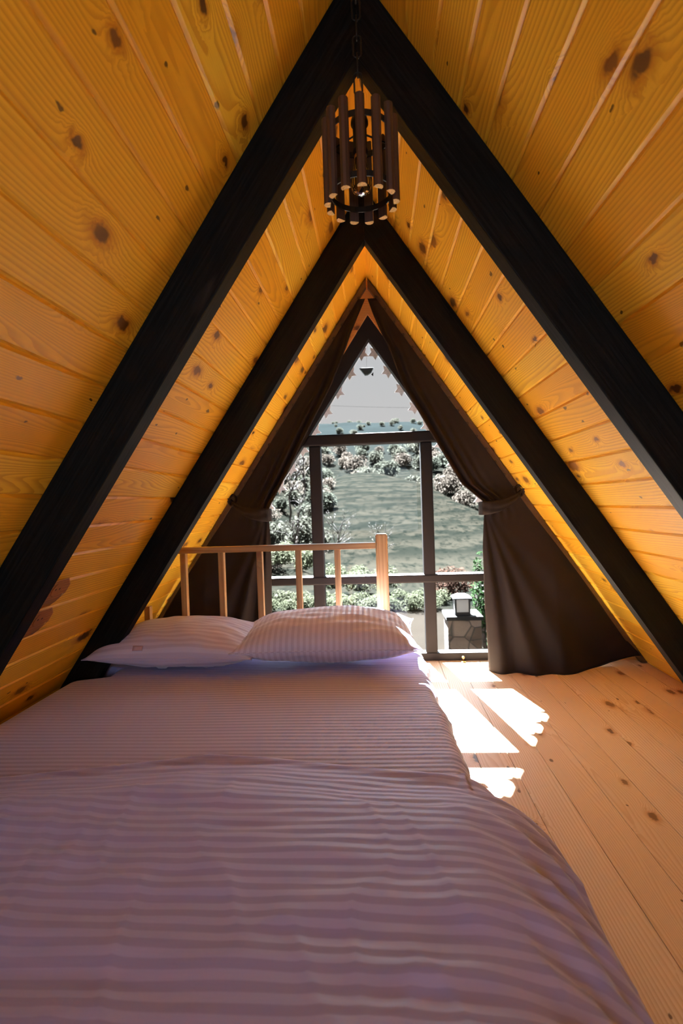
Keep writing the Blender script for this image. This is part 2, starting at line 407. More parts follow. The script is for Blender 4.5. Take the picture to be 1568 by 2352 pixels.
# ---------------------------------------------------------------- curtains
INR = [(0, .590), (.10, .590), (.33, .585), (.66, .590), (.83, .602), (.875, .606), (.91, .595), (1.012, .482), (1.317, .315), (1.562, .182), (1.768, .112), (1.861, .069), (1.963, .031), (2.053, .004)]
INL = [(0, .583), (.30, .583), (.69, .584), (.83, .590), (.875, .594), (.928, .575), (1.108, .472), (1.31, .366), (1.581, .213), (1.787, .123), (1.86, .096), (1.958, .054), (2.053, .012)]
HEM = [(.585, 2.845), (.64, 2.80), (.70, 2.768), (.95, 2.757), (1.1, 2.825), (1.25, 2.895), (1.42, 2.93)]
def curtain(s):
    tab = INR if s > 0 else INL
    c = empty('curtain', (s * .95, 2.85, 0), None, 'curtain', 'tied-back brown curtains')
    tag(c, 'brown curtain tied back on the right slope with its hem on the open floor' if s > 0 else 'brown curtain tied back on the left slope behind the wooden headboard rail')
    rows, uvs = [], []; nz, nu = 110, 90; zt = 2.055; ztie = .872; xt = .655
    for j in range(nz + 1):
        z = lerp(zt, 0.0, j / nz); r, uvr = [], []
        xi = interp(tab, z); xo = max(HW(z) - .042, xi + .004)
        for i in range(nu + 1):
            q = i / nu
            if q < .9: f = q / .9; x = lerp(xo, xi, f); back = 0
            else: f = 1; b = (q - .9) / .1; x = xi + .030 * b * (1.2 if z < .8 else .7); back = b
            y = 2.925
            if z >= ztie:
                k = (z - ztie) / (zt - ztie); d = x - xi
                env = math.exp(-((d / (.030 + .065 * min(1, 1.4 * (1 - k)))) ** 2)) * min(1, (zt - z) * 5)
                y -= .032 * env * (.5 + .5 * math.cos(d * lerp(120, 95, k) - .5))
                y += .003 * math.sin(x * 9 + z * 3) * (1 - env) * min(1, (zt - z) * 4)
                pin = math.exp(-((z - ztie) / .07) ** 2)
                y -= .016 * pin * math.exp(-((x - xt) / .09) ** 2) * (1 + .3 * math.sin(x * 110))
            else:
                k = (ztie - z) / ztie
                hy = interp(HEM, x)
                y = lerp(2.925 - .018 * math.exp(-((x - xt) / .09) ** 2), hy, sst(0, 1, k ** .8))
                th = math.atan2(x - .60, max(.001, ztie + .03 - z))
                fan = math.exp(-((th - .12) / .22) ** 2)
                y -= (.008 + .022 * k) * fan * math.sin(th * 30 + .6) * min(1, k * 3)
                y -= .016 * k * math.exp(-((th - .50) / .28) ** 2) * math.sin(th * 19)
                pin = math.exp(-((z - ztie) / .05) ** 2)
                y -= .008 * pin * math.exp(-((x - xt) / .09) ** 2) * math.sin(x * 140)
                y += .004 * mn.noise(Vector((x * 5, z * 5, 3 * s)))
            y += back * (.052 if z < .8 else .04)
            zz = z
            if j == nz or z < .12:
                lift = -.0006 + .045 * sst(1.15, 1.4, x) + (.10 * back if back > .25 else 0)
                zz = max(z, lift) if z > 0 else lift
                if z > 0: zz = lerp(lift, .12 + lift * .3, z / .12)
            y = min(y, 2.985 if back else 2.93)
            r.append((s * x, y, zz)); uvr.append((x, z))
        rows.append(r); uvs.append(uvr)
    grid('curtain_cloth', rows, CURT, c, uvs, thick=.003)
    # tieback strap: round the gathered cloth, then up to the slope
    pth = [(.583, 2.955, .870), (.580, 2.915, .872), (.592, 2.880, .873), (.63, 2.868, .876), (.68, 2.870, .884), (.73, 2.882, .902), (.775, 2.902, .928), (.805, 2.920, .956)]
    wid = [.034, .036, .037, .035, .031, .026, .018, .012]
    st = []
    for k in range(len(pth) * 4 - 3):
        a, b = divmod(k, 4); b /= 4; p = Vector(pth[a]).lerp(Vector(pth[min(a + 1, len(pth) - 1)]), b); w = lerp(wid[a], wid[min(a + 1, len(wid) - 1)], b)
        st.append([(s * p.x, p.y - .006 * (1 - abs(q)) - .003 * math.sin(q * 5 + k * .4), p.z + w * q - .12 * w * (1 - q * q)) for q in (-1, -.8, -.5, -.2, 0, .2, .5, .8, 1)])
    grid('tieback', st, CURT, c, [[(0, 0)] * 9 for _ in st], thick=.004)
    # knot of the strap hooked on the slope
    vs, fs = tube_geo([(s * (.80 + .022 * math.cos(a)), 2.918 - .012 * math.sin(a * 2), .962 + .03 * math.sin(a)) for a in [i * math.pi / 6 for i in range(12)]], .0075, 7, True)
    obj('tieback_knot', vs, fs, CURT, c, smooth=True)
    return c
curtain(-1); curtain(1)

# ---------------------------------------------------------------- bed: base, mattress in its fitted sheet
MT = .240
bed = empty('bed', (-.46, 1.25, 0), 'low double bed with a lilac striped fitted sheet, under the left slope', 'bed')
box('bed_base', -1.12, .195, .2, 2.41, .0005, .055, RAILW, bed, .004)
def xr(y): return .212 + .022 * sst(2.1, 1.4, y) + .006 * math.sin(y * 23) * sst(1.2, 1.9, y)
def xl(y): return -1.140 - .130 * sst(1.34, 1.42, y) * sst(2.09, 2.03, y) - .130 * sst(2.19, 2.24, y)
def sheet():
    ys = [(2.428, .18), (2.432, .12), (2.432, .06), (2.426, .03), (2.414, .012), (2.396, .003)] + [(2.376 - i * .01088, 0) for i in range(201)] + [(.18, .01), (.165, .03), (.16, .06), (.16, .18)]
    rows, uvs = [], []
    for y, dz in ys:
        a, b = xl(y), xr(y); pr = [(a + .004, .06), (a, .12), (a, MT - .055)]
        pr += [(a + .05 - .05 * math.cos(t), MT - .05 + .05 * math.sin(t)) for t in (.3, .7, 1.1, 1.4)]
        n = 70; pr += [(lerp(a + .06, b - .06, i / n), MT) for i in range(n + 1)]
        pr += [(b - .05 + .05 * math.sin(t), MT - .05 + .05 * math.cos(t)) for t in (.15, .4, .7, 1.0, 1.3, 1.57)]
        pr += [(b + .003, MT - .08), (b + .002, MT - .11), (b - .002, MT - .14), (b - .006, .075), (b - .012, .052)]
        r, u, arc = [], [], 0
        for i, (x, z) in enumerate(pr):
            if i: arc += math.hypot(x - pr[i - 1][0], z - pr[i - 1][1])
            e = sst(-.25, .2, x); k = e * (1 if z < MT - .004 else .6)
            w = .0045 * k * (mn.noise(Vector((x * 2.2, y * 34, 1.7))) + .5 * mn.noise(Vector((x * 3, y * 70, 4)))) + .004 * mn.noise(Vector((x * 2.1, y * 2.6, 9)))
            zz = min(z, MT - dz) ; xx = x
            if z > MT - .03: zz += w
            elif x > 0: xx += w * 1.6
            r.append((xx, y, zz)); u.append((x, y + .004 * mn.noise(Vector((x * 2, y * 3, 0)))))
        rows.append(r); uvs.append(u)
    tag(grid('fitted_sheet', rows, SHEET, bed, uvs), 'lilac satin-striped fitted sheet over the mattress')
sheet()

# ---------------------------------------------------------------- duvet
EDGE = [(-1.25, 1.21), (-.966, 1.263), (-.656, 1.338), (-.46, 1.388), (-.3, 1.372), (-.077, 1.325), (.127, 1.293), (.2, 1.30), (.30, 1.315)]
def duvet():
    rows, uvs = [], []; ny, nx = 210, 190; yb = .19
    for j in range(ny + 1):
        t = j / ny; r, u = [], []
        for i in range(nx + 1):
            q = i / nx
            sflat = lerp(-1.125, .56, q)                 # distance measured along the cloth
            ye = interp(EDGE, min(sflat, .30)); y = lerp(ye, yb, t ** 1.0)
            d = ye - y                                    # distance from the turned edge
            puff = .010 + .052 * sst(0, .30, d) + .012 * sst(.3, .9, d)
            lx = sst(-1.14, -.95, sflat)
            top = MT + .004 + puff * (.45 + .55 * lx) + .0045 * math.exp(-((d - .016) / .014) ** 2)
            e = sst(1.34, 1.17, y)                        # how far the side has slid to the floor
            # side profile: flat to x=.13, then rounding over and out to the floor
            xs = .10
            if sflat <= xs: x, z = sflat, top
            else:
                a = (sflat - xs) / (.56 - xs)
                xo = lerp(.185, .325, e); zo = lerp(.115, top - .016, e)
                pts = [(0, 0), (.25 * .46 * 1.0, .05), (.42, .30), (.70, .70), (1.0, 1.0)]
                hx = lerp(1 - (1 - a) ** 2.0, 1 - (1 - a) ** 1.55, e); hz = lerp(a ** 1.7, a ** 1.75, e)
                x = xs + xo * hx; z = top - zo * hz
                z += .012 * math.sin(a * math.pi) * e
            fall = sst(.10, .32, sflat)
            n1 = mn.noise(Vector((sflat * 1.7, y * 3.0, .4))) * .020 * (1 - .5 * fall)
            n2 = mn.noise(Vector((sflat * 1.9 + y * 1.2, y * 16, 2.2))) * .0085
            n3 = mn.noise(Vector((sflat * 7 - y * 5, y * 26, 5.2))) * .0046
            n4 = mn.noise(Vector((sflat * 9, y * 4.2 + sflat * 6, 7.7))); n4 = (1 - abs(n4) * 2.2); n4 = max(0, n4) ** 4 * .0045 * sst(.1, .3, d)
            pull = fall * .007 * math.sin((y + .55 * sflat) * 55 + 2 * mn.noise(Vector((sflat * 2, y * 2, 1)))) * sst(.0, .12, d)
            k = sst(0, .06, d) * .9 + .1
            n = (n1 + n2 + n3 + n4 + pull) * k
            z += n * (1 - .4 * fall); x += n * .8 * fall
            if t < .004: z -= .010
            z = max(z, .006 if x > .215 else MT + .0035)
            r.append((x, y, z)); u.append((sflat, y + .01 * mn.noise(Vector((sflat * 1.3, y * 2.5, 6)))))
        rows.append(r); uvs.append(u)
    o = grid('duvet', rows, DUVET, None, uvs, thick=.006, origin=(-.4, .75, .24))
    o.modifiers['thickness'].offset = 1
    return tag(o, 'lilac satin-striped duvet spread over the bed, spilling onto the floor on the right', 'duvet')
duvet()

# ---------------------------------------------------------------- pillows
def pillow(c, a, b, h, tilt, yaw, mat, label, seed, axis_sag=0.0):
    n, mcount = 64, 40; R = Matrix.Rotation(yaw, 4, 'Z') @ Matrix.Rotation(tilt, 4, 'X')
    def P(u, v, side):
        x = a * u * (1 - .075 * (1 - abs(v) ** 2.2) * abs(u) ** 3); y = b * v * (1 - .085 * (1 - abs(u) ** 2.2) * abs(v) ** 3)
        f = max(0, (1 - abs(u) ** 2.6)) ** .62 * max(0, (1 - abs(v) ** 2.4)) ** .62
        w = .010 * mn.noise(Vector((u * 1.6 + seed, v * 1.6, side))) + .006 * mn.noise(Vector((u * 4 + seed, v * 6, side + 3)))
        cr = abs(u) ** 3
        w += .005 * cr * mn.noise(Vector((u * 2, v * 13 + seed, side)))
        z = side * (h * f * (1.12 if side > 0 else .9)) + w * min(1, f * 2.2) + axis_sag * u
        return R @ Vector((x, y, z)) + Vector(c)
    vs, fs, uv, idx = [], [], [], {}
    for side in (1, -1):
        for j in range(mcount + 1):
            for i in range(n + 1):
                u, v = -1 + 2 * i / n, -1 + 2 * j / mcount
                rim = i in (0, n) or j in (0, mcount)
                if side < 0 and rim: idx[(side, i, j)] = idx[(1, i, j)]; continue
                p = P(u, v, side); idx[(side, i, j)] = len(vs); vs.append(p); uv.append((a * u, b * v))
    for side in (1, -1):
        for j in range(mcount):
            for i in range(n):
                f = [idx[(side, i, j)], idx[(side, i + 1, j)], idx[(side, i + 1, j + 1)], idx[(side, i, j + 1)]]
                fs.append(f if side > 0 else f[::-1])
    lo = MT + .004
    vs = [Vector((v.x, v.y, lo + .35 * (v.z - lo) if v.z < lo + .012 else v.z)) for v in vs]
    vs = [Vector((v.x, v.y, max(v.z, lo))) for v in vs]
    o = obj('pillow', vs, fs, mat, None, uv=uv, smooth=True, origin=(c[0], c[1], lo))
    tag(o, label, 'pillow', 'bed pillows')
    # corded seam round the edge
    ring = [P(-1 + 2 * i / n, -1, 1) for i in range(0, n)] + [P(1, -1 + 2 * j / mcount, 1) for j in range(mcount)] + [P(1 - 2 * i / n, 1, 1) for i in range(n)] + [P(-1, 1 - 2 * j / mcount, 1) for j in range(mcount)]
    ring = [Vector((p.x, p.y, max(p.z, lo + .003))) for p in ring]
    tube('seam', ring, .0022, mat, o, 6, True)
    return o, P
pr_, Pr = pillow((-.212, 2.270, .350), .388, .215, .100, math.radians(4), math.radians(1), PILLOWB, 'plump lilac striped pillow propped against the rail, on the right half of the bed', 3.1)
pl_, Pl = pillow((-.850, 2.265, .330), .358, .215, .088, math.radians(4), math.radians(-2), PILLOWA, 'flatter lilac striped pillow with a small tag, on the wall side of the bed', 8.4)
tg = []
for j in range(5):
    tg.append([Pl(lerp(-.42, -.30, i / 4), lerp(-.93, -.86, j / 4), 1) + Vector((0, -.003, .0015)) for i in range(5)])
tag(grid('tag', tg, WHITEFAB, pl_, [[(0, 0)] * 5 for _ in tg], thick=.001), 'small darker sewn tag')

# ---------------------------------------------------------------- wooden headboard rail
hb = empty('headboard', (-.5, 2.52, 0), 'pale wooden slatted headboard rail with square post, behind the pillows', 'headboard')
bp = bmesh.new(); bmesh.ops.create_cube(bp, size=1)
for v in bp.verts: v.co = Vector((.034 + v.co.x * .058, 2.531 + v.co.y * .058, .387 + v.co.z * .772))
bmesh.ops.bevel(bp, geom=list(bp.edges), offset=.006, segments=3, affect='EDGES')
from_bm('post', bp, RAILW, hb)
box('top_rail', -.972, .005, 2.503, 2.546, .703, .732, RAILW, hb, .003)
box('bottom_rail', -1.27, .005, 2.508, 2.543, .055, .095, RAILW, hb, .003)
for k in range(6):
    xc = -.181 - .1905 * k; zt = .703 if k < 5 else .445
    box('baluster', xc - .014, xc + .014, 2.508, 2.54, .095, zt, RAILW, hb, .002)

# ---------------------------------------------------------------- wooden wall sockets on the left slope
def socket(u0, label):
    """octagonal wooden box lying on the slope; u along the slope from the ridge"""
    def P(u, w, y): return Vector((-math.sin(ANG) * u + math.cos(ANG) * w, y, ZR - math.cos(ANG) * u + math.sin(ANG) * w))
    y0, y1, h, c = 1.50, 1.64, .036, .028; u1 = u0 + .088
    def octo(i, w):
        a, b, p, q = u0 + i, u1 - i, y0 + i, y1 - i
        return [P(u, w, y) for u, y in ((a, p + c), (a, q - c), (a + c, q), (b - c, q), (b, q - c), (b, p + c), (b - c, p), (a + c, p))]
    vs = octo(0, .002) + octo(0, h - .008) + octo(.008, h); fs = [tuple(range(8)), tuple(range(16, 24))[::-1]]
    for l in (0, 8):
        for i in range(8): j = (i + 1) % 8; fs.append((l + i, l + j, l + 8 + j, l + 8 + i))
    uv = [(v.z, v.y) for v in vs]
    o = recalc(tag(obj('wall_socket', vs, fs, SOCKW, None, uv=uv), label, 'socket', 'wooden wall sockets'))
    um, ym = (u0 + u1) / 2, (y0 + y1) / 2
    def disc(name, w0, w1, r, mat, du=0, dy=0, par=o):
        A = [P(um + du + r * math.cos(k * math.pi / 12), w0, ym + dy + r * math.sin(k * math.pi / 12)) for k in range(24)]
        B = [P(um + du + r * math.cos(k * math.pi / 12), w1, ym + dy + r * math.sin(k * math.pi / 12)) for k in range(24)]
        f = [tuple(range(24)), tuple(range(24, 48))[::-1]] + [(k, (k + 1) % 24, 24 + (k + 1) % 24, 24 + k) for k in range(24)]
        return recalc(obj(name, A + B, f, mat, par, uv=[(0, 0)] * 48))
    disc('socket_face', h, h + .004, .026, SOCKW); disc('pin_hole', h + .0035, h + .0046, .0035, METAL, 0, .010); disc('pin_hole', h + .0035, h + .0046, .0035, METAL, 0, -.010)
    disc('screw', h - .0005, h + .003, .005, BRASS, .026, .046)
    return o
u_a = (ZR - .700) / math.cos(ANG)
socket(u_a, 'upper of two octagonal wooden wall sockets on the left slope beside the rafter')
socket(u_a + .112, 'lower of two octagonal wooden wall sockets on the left slope beside the rafter')

# ---------------------------------------------------------------- pendant lamp of wooden slats
LC = Vector((.003, 1.118, 0)); ZB, ZT = 1.556, 1.733
lamp = empty('pendant_lamp', (LC.x, LC.y, ZB), 'pendant lamp of brown wooden slats round black hoops, hung by a chain', 'lamp')
def slat(az, dz):
    # half round stick: flat inside, rounded outside
    R = .0665; pr = [(-.0095, 0), (-.0095, .006), (-.006, .0115), (0, .0135), (.006, .0115), (.0095, .006), (.0095, 0)]
    rad = Vector((math.cos(az), math.sin(az), 0)); tan = Vector((-math.sin(az), math.cos(az), 0)); n = len(pr)
    vs = [LC + rad * (R + b) + tan * a + Vector((0, 0, z + dz)) for z in (ZB, ZT) for a, b in pr]
    fs = [tuple(range(n)), tuple(range(n, 2 * n))] + [(i, (i + 1) % n, n + (i + 1) % n, n + i) for i in range(n)]
    uv = [(a * 1.0 + az, z) for z in (ZB, ZT) for a, b in pr]
    o = obj('slat', vs, fs, None, lamp, uv=uv, mats=[BROWNSLAT, ENDGRAIN], midx=[1, 0] + [0] * n)
    bm = bmesh.new(); bm.from_mesh(o.data); bmesh.ops.recalc_face_normals(bm, faces=bm.faces); bm.to_mesh(o.data); bm.free()
for k in range(13): slat(-math.pi / 2 + .03 + k * 2 * math.pi / 13, random.uniform(-.002, .002))
def hoop(z):
    vs, fs, n = [], [], 48
    for i in range(n):
        a = 2 * math.pi * i / n
        for r, h in ((.0662, 0), (.0662, .012), (.0640, .012), (.0640, 0)): vs.append(LC + Vector((r * math.cos(a), r * math.sin(a), z + h)))
    for i in range(n):
        j = (i + 1) % n
        for k in range(4): fs.append((4 * i + k, 4 * i + (k + 1) % 4, 4 * j + (k + 1) % 4, 4 * j + k))
    return recalc(obj('hoop', vs, fs, METAL, lamp))
hoop(ZB + .020); hoop(ZB + .140)
for az in (.5, .5 + 2.094, .5 + 4.189):
    tube('spoke', [LC + Vector((.012 * math.cos(az), .012 * math.sin(az), ZB + .150)), LC + Vector((.0645 * math.cos(az), .0645 * math.sin(az), ZB + .146))], .002, METAL, lamp, 6)
lathe('socket', [(.004, .012), (.016, .008), (.0185, 0), (.0185, -.006), (.0145, -.008), (.0145, -.058), (.016, -.060), (.016, -.068), (.013, -.070)], (LC.x, LC.y, ZT - .004), METAL, lamp)
bz = 1.662
bulb = lathe('bulb', [(.0115, 0), (.0118, -.008), (.0130, -.020), (.0165, -.036), (.0208, -.050), (.0222, -.060), (.0212, -.070), (.0170, -.079), (.0100, -.0845), (.003, -.0862)], (LC.x, LC.y, bz), BULB, lamp, 28)
vs, fs = merge([tube_geo([(LC.x + .006 * math.cos(a), LC.y + .006 * math.sin(a), bz - .012 - .05 * t), (LC.x + .009 * math.cos(a + .5), LC.y + .009 * math.sin(a + .5), bz - .062)], .0006, 5) for a in (0, 1.57, 3.14, 4.71) for t in (0,)])
obj('filament', vs, fs, BRASS, bulb, smooth=True)
lathe('bulb_cap', [(.0125, .006), (.013, 0), (.0125, -.008), (.0118, -.010)], (LC.x, LC.y, bz), BRASS, lamp, 20)
# chain
z = ZT + .016; k = 0
tube('cord_stem', [LC + Vector((0, 0, ZT + .006)), LC + Vector((0, 0, ZT + .05))], .003, METAL, lamp, 8)
z = ZT + .052
while z < 2.10:
    L = .046; r = .0085; pts = []
    ax = Vector((1, 0, 0)) if k % 2 == 0 else Vector((0, 1, 0))
    for i in range(20):
        a = 2 * math.pi * i / 20; pts.append(LC + ax * (r * math.cos(a)) + Vector((0, 0, z + L / 2 + (L / 2 - r) * (1 if math.sin(a) > 0 else -1) + r * math.sin(a))))
    tube('chain_link', pts, .0021, METAL, lamp, 6, True); z += L - .0075; k += 1
tube('ceiling_hook', [LC + Vector((.008 * math.cos(a), 0, z + .010 + .008 * math.sin(a))) for a in (3.9, 4.7, 5.6, 6.3, 7.0, 7.85)] + [LC + Vector((0, 0, ZR - .012))], .0024, METAL, lamp, 6)

# ================================================================ outside
OY = 3.35                                   # plane of the barge boards
ORN = plain('weathered_cut_wood', (.45, .43, .44), .7, .1, 90, .2)
for s in (-1, 1):
    e = .002
    poly = [(0, ZR - e / T), (s * (HW(.02) - e), .02), (s * (HW(.02) - .165), .02), (0, ZR - .165 / T)]
    tag(prism('barge_board', poly, OY, OY + .025, ORN), 'sloping barge board under the %s roof edge outside the window' % ('left' if s < 0 else 'right'), 'trim board', 'barge boards')
def star(x, z, rot, label, group):
    n = 5; prf = []
    for i in range(2 * n):
        a = rot + i * math.pi / n; r = .047 if i % 2 == 0 else .024; prf.append((x + r * math.cos(a), z + r * math.sin(a)))
    return tag(prism('star_ornament', prf, OY - .014, OY - .002, ORN, bevel=.001), label, 'ornament', group)
for s in (-1, 1):
    side = 'left' if s < 0 else 'right'
    for k in range(10):
        z = 1.870 - k * .1185; x = (ZR - z) * T - .178
        star(s * x if s > 0 else -x - .010, z - (0 if s > 0 else .0), (math.pi * .72 if s > 0 else math.pi * .28), 'cut-out wooden star hanging from the %s barge board against the sky' % side, 'star ornaments on the %s barge board' % side)
star(-.010, 1.965, math.pi * 1.4, 'single cut-out wooden star at the very peak of the barge boards', None)
pend = empty('hanging_ornament', (-.02, OY - .03, 1.74), 'small dark tapered ornament hanging below the gable peak outside', 'ornament')
prism('ornament_body', [(-.064, 1.770), (.026, 1.770), (.010, 1.742), (-.012, 1.728), (-.030, 1.726), (-.044, 1.744)], OY - .05, OY - .02, plain('dark_green_wood', (.02, .03, .028), .6), pend, .002)
prism('ornament_drop', [(.010, 1.728), (.024, 1.742), (.022, 1.718)], OY - .045, OY - .035, FRAME, pend)
tube('ornament_wire', [(-.019, OY - .035, 1.770), (-.010, OY - .010, 1.95)], .0009, plain('thin_pale_wire', (.5, .5, .5), .5), pend, 5)

# terrain
def fbm(x, y, s, o=4): return mn.fractal(Vector((x * s, y * s, 3.3)), 1.0, 2.0, o)
def terr(x, y):
    yard = -2.3
    if y < 15: base = yard
    else: base = yard - .25 * sst(15, 22, y) - .8 * sst(20, 30, y)
    crest = 5.0 - (.027 * (x + 2) ** 2 if x > -2 else .06 * (x + 2) ** 2)
    f = sst(22, 78, y) ** .9; mound = lerp(-3.3, max(crest, -3.0), f)
    if y > 74: mound -= .16 * (y - 74)
    far = 2 + (y - 92) * .222 + 5 * fbm(x, y, .012) * sst(90, 200, y)
    if y > 300: far = 2 + 208 * .222 + 5 * fbm(x, y, .012) - .25 * (y - 300)
    xb = -.075 * y
    left = -2.6 + .165 * max(0, y - 19) * sst(xb + 1.5, xb - 7, x)
    z = max(mound if y > 22 else base, left if y > 19 else base, far if y > 60 else -9, -9)
    if y <= 22: z = base
    if y > 17: z += .35 * fbm(x, y, .12) * sst(17, 40, y)
    return z
ys = [5 + i * .9 for i in range(28)] + [30 + i * 1.6 for i in range(45)] + [102 + i * 5.5 for i in range(48)]
xs = [-1.0 + i / 45 for i in range(91)]
rows = [[(xv * (9 + .75 * y), y, terr(xv * (9 + .75 * y), y)) for xv in xs] for y in ys]
g = N('hillside_grass'); P_ = g.gpos(); px, py_, pz = g.sep(P_)
n1 = g.noise(g.xyz(g.m('MULTIPLY', px, .35), g.m('MULTIPLY', py_, .35), g.m('MULTIPLY', pz, 3.2)), 1.0, 4, .6)
n2 = g.noise(g.xyz(g.m('MULTIPLY', px, 2.2), g.m('MULTIPLY', py_, .5), g.m('MULTIPLY', pz, 6.0)), 1.0, 3, .6)
tz = g.m('SINE', g.m('ADD', g.m('MULTIPLY', pz, 9.0), g.m('MULTIPLY', n1, 14.0)))
c = g.mix(g.ss(g.m('ADD', n1, g.m('MULTIPLY', tz, .10)), .35, .65), (.0058, .0065, .0053), (.0135, .0125, .0098)); c = g.mix(g.ss(n2, .45, .75), c, (.0032, .0042, .0035))
sand = g.mix(g.noise(P_, .9, 4), (.0115, .0095, .0078), (.018, .0155, .013))
c = g.mix(g.ss(g.m('ADD', py_, g.m('MULTIPLY', n1, 3.0)), 15.5, 18.0), sand, c)
c = g.mix(g.ss(py_, 85.0, 200.0), c, (.0085, .0108, .0110))  # distance haze painted into the colour: far slopes turn blue-grey
df = g.node('ShaderNodeBsdfDiffuse'); g.put(df.inputs[0], c); g.t.links.new(df.outputs[0], g.out.inputs[0])
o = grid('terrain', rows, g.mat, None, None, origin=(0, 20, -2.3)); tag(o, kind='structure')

def leaf_mat(name, c1, c2, tr=.5):
    g = N(name); r = g.rnd(); n = g.noise(g.gpos(), 3.0, 2)
    f = g.m('ADD', g.m('MULTIPLY', r, .5), g.m('MULTIPLY', n, .5)); col = g.mix(f, c1, c2)
    p = g.node('ShaderNodeBsdfDiffuse'); g.put(p.inputs[0], col)
    t = g.node('ShaderNodeBsdfTranslucent'); g.put(t.inputs[0], col)
    m = g.node('ShaderNodeMixShader'); m.inputs[0].default_value = tr
    g.t.links.new(p.outputs[0], m.inputs[1]); g.t.links.new(t.outputs[0], m.inputs[2]); g.t.links.new(m.outputs[0], g.out.inputs[0]); return g.mat
TEA = leaf_mat('tea_leaf', (.045, .052, .032), (.10, .105, .072))
SCRUB = leaf_mat('scrub_leaf', (.036, .042, .034), (.066, .064, .052))
DRY = leaf_mat('dry_scrub', (.050, .042, .036), (.085, .072, .06))
EVER = leaf_mat('evergreen_leaf', (.016, .034, .014), (.038, .07, .03))
RUST = leaf_mat('rusty_shrub', (.03, .018, .014), (.06, .036, .028))
BARK = plain('grey_bark', (.06, .05, .045), .9, .3, 30, .3)
def leaf_blob(rng, n, rx, rz, size, lobes=5, flat=.0):
    cs = [(rng.uniform(-.45, .45) * rx, rng.uniform(-.45, .45) * rx, rng.uniform(.35, .7) * rz, rng.uniform(.45, .65)) for _ in range(lobes)] + [(0, 0, .5 * rz, .62)]
    vs, fs = [], []
    for _ in range(n):
        cx, cy, cz, k = rng.choice(cs); d = Vector((rng.gauss(0, 1), rng.gauss(0, 1), rng.gauss(0, 1))).normalized()
        r = rng.uniform(.75, 1.05)
        p = Vector((cx + d.x * rx * k * r, cy + d.y * rx * k * r, max(.01, cz + d.z * rz * k * r * .8)))
        nrm = (d + Vector((rng.gauss(0, .5), rng.gauss(0, .5), rng.gauss(0, .5) + .4))).normalized()
        t = nrm.orthogonal().normalized(); t = Matrix.Rotation(rng.uniform(0, 6.28), 3, nrm) @ t; b = nrm.cross(t); s = size * rng.uniform(.6, 1.3)
        i = len(vs); vs += [p - t * s, p + b * s * .5 + nrm * s * .12, p + t * s, p - b * s * .5 + nrm * s * .12]; fs.append((i, i + 1, i + 2, i + 3))
    return vs, fs
def stem_geo(rng, h, n=4, r=.03, spread=.25):
    return merge([tube_geo([(0, 0, 0), (rng.uniform(-.3, .3) * spread * h, rng.uniform(-.3, .3) * spread * h, h * .35), (rng.uniform(-1, 1) * spread * h, rng.uniform(-1, 1) * spread * h, h * .75)], [r, r * .7, r * .3], 5) for _ in range(n)])
def plant_proto(name, rng, leafm, n, rx, rz, size, lobes=5):
    e = empty(name, (0, 0, 0)); vs, fs = leaf_blob(rng, n, rx, rz, size, lobes)
    obj('foliage', vs, fs, leafm, e); vs, fs = stem_geo(rng, rz, 4, .03 * rz); obj('stem', vs, fs, BARK, e, smooth=True); return e
def bare_proto(rng, h):
    e = empty('bare_tree', (0, 0, 0)); parts = []
    def grow(p, d, l, r, lev):
        q = p + d * l; m_ = p.lerp(q, .5) + Vector((rng.gauss(0, .05), rng.gauss(0, .05), 0)) * l
        (trunk if lev == 0 else parts).append(tube_geo([p, m_, q], [r, r * .85, r * .65], 5))
        if lev < 4:
            for _ in range(3):
                nd = (d + Vector((rng.gauss(0, .5), rng.gauss(0, .5), rng.gauss(.05, .3)))).normalized(); grow(q if rng.random() < .6 else m_, nd, l * rng.uniform(.55, .8), r * .6, lev + 1)
    trunk = []; grow(Vector((0, 0, 0)), Vector((0, 0, 1)), h * .3, h * .016, 0)
    vs, fs = merge(trunk); obj('trunk', vs, fs, BARK, e, smooth=True); vs, fs = merge(parts); obj('branches', vs, fs, BARK, e, smooth=True); return e
BARE = ((-1.9, 24, 1.0), (-4.1, 27, 1.1), (.1, 25.5, .8), (-6.3, 38, 1.6), (-9.5, 46, 1.9), (-8.2, 60, 2.2))
used, spots = set(), []
def free(x, y, r):
    if any((x - a) ** 2 + (y - b) ** 2 < (1.08 * (r + c)) ** 2 for a, b, c in spots): return False
    spots.append((x, y, r)); return True

def place(proto, x, y, sc, rz, label, cat, group, z=None):
    if proto.name not in used: used.add(proto.name); r = proto
    else:
        r = proto.copy(); COL.objects.link(r)
        for ch in proto.children: c2 = ch.copy(); COL.objects.link(c2); c2.parent = r
    r.location = (x, y, terr(x, y) - .04 if z is None else z); r.rotation_euler = (0, 0, rz); r.scale = (sc, sc, sc)
    return tag(r, label, cat, group)
rng = random.Random(11)
tea = [plant_proto('tea_bush', rng, TEA, 900, .55, .62, .055, 6) for _ in range(3)]
for k in range(22):
    row = k % 2; x = -4.6 + (k // 2) * .62 + row * .31 + rng.uniform(-.04, .04); y = 15.6 + row * .95 - .06 * x + rng.uniform(-.15, .15)
    place(rng.choice(tea), x, y, rng.uniform(.62, .82), rng.uniform(0, 6.28), 'leafy green bush in the low hedge along the sandy yard', 'bush', 'low hedge bushes by the yard')
for k in range(16):
    x = -6.2 + (k // 2) * .92 + rng.uniform(-.05, .05); y = 18.4 + (k % 2) * 1.1 + rng.uniform(-.05, .05)
    place(rng.choice(tea), x, y, rng.uniform(1.0, 1.2), rng.uniform(0, 6.28), 'bright leafy bush in the tea plot left of the yard, behind the hedge', 'bush', 'tea plot bushes behind the hedge', z=-2.2 + 1.0 * sst(-1.2, -3.0, x))
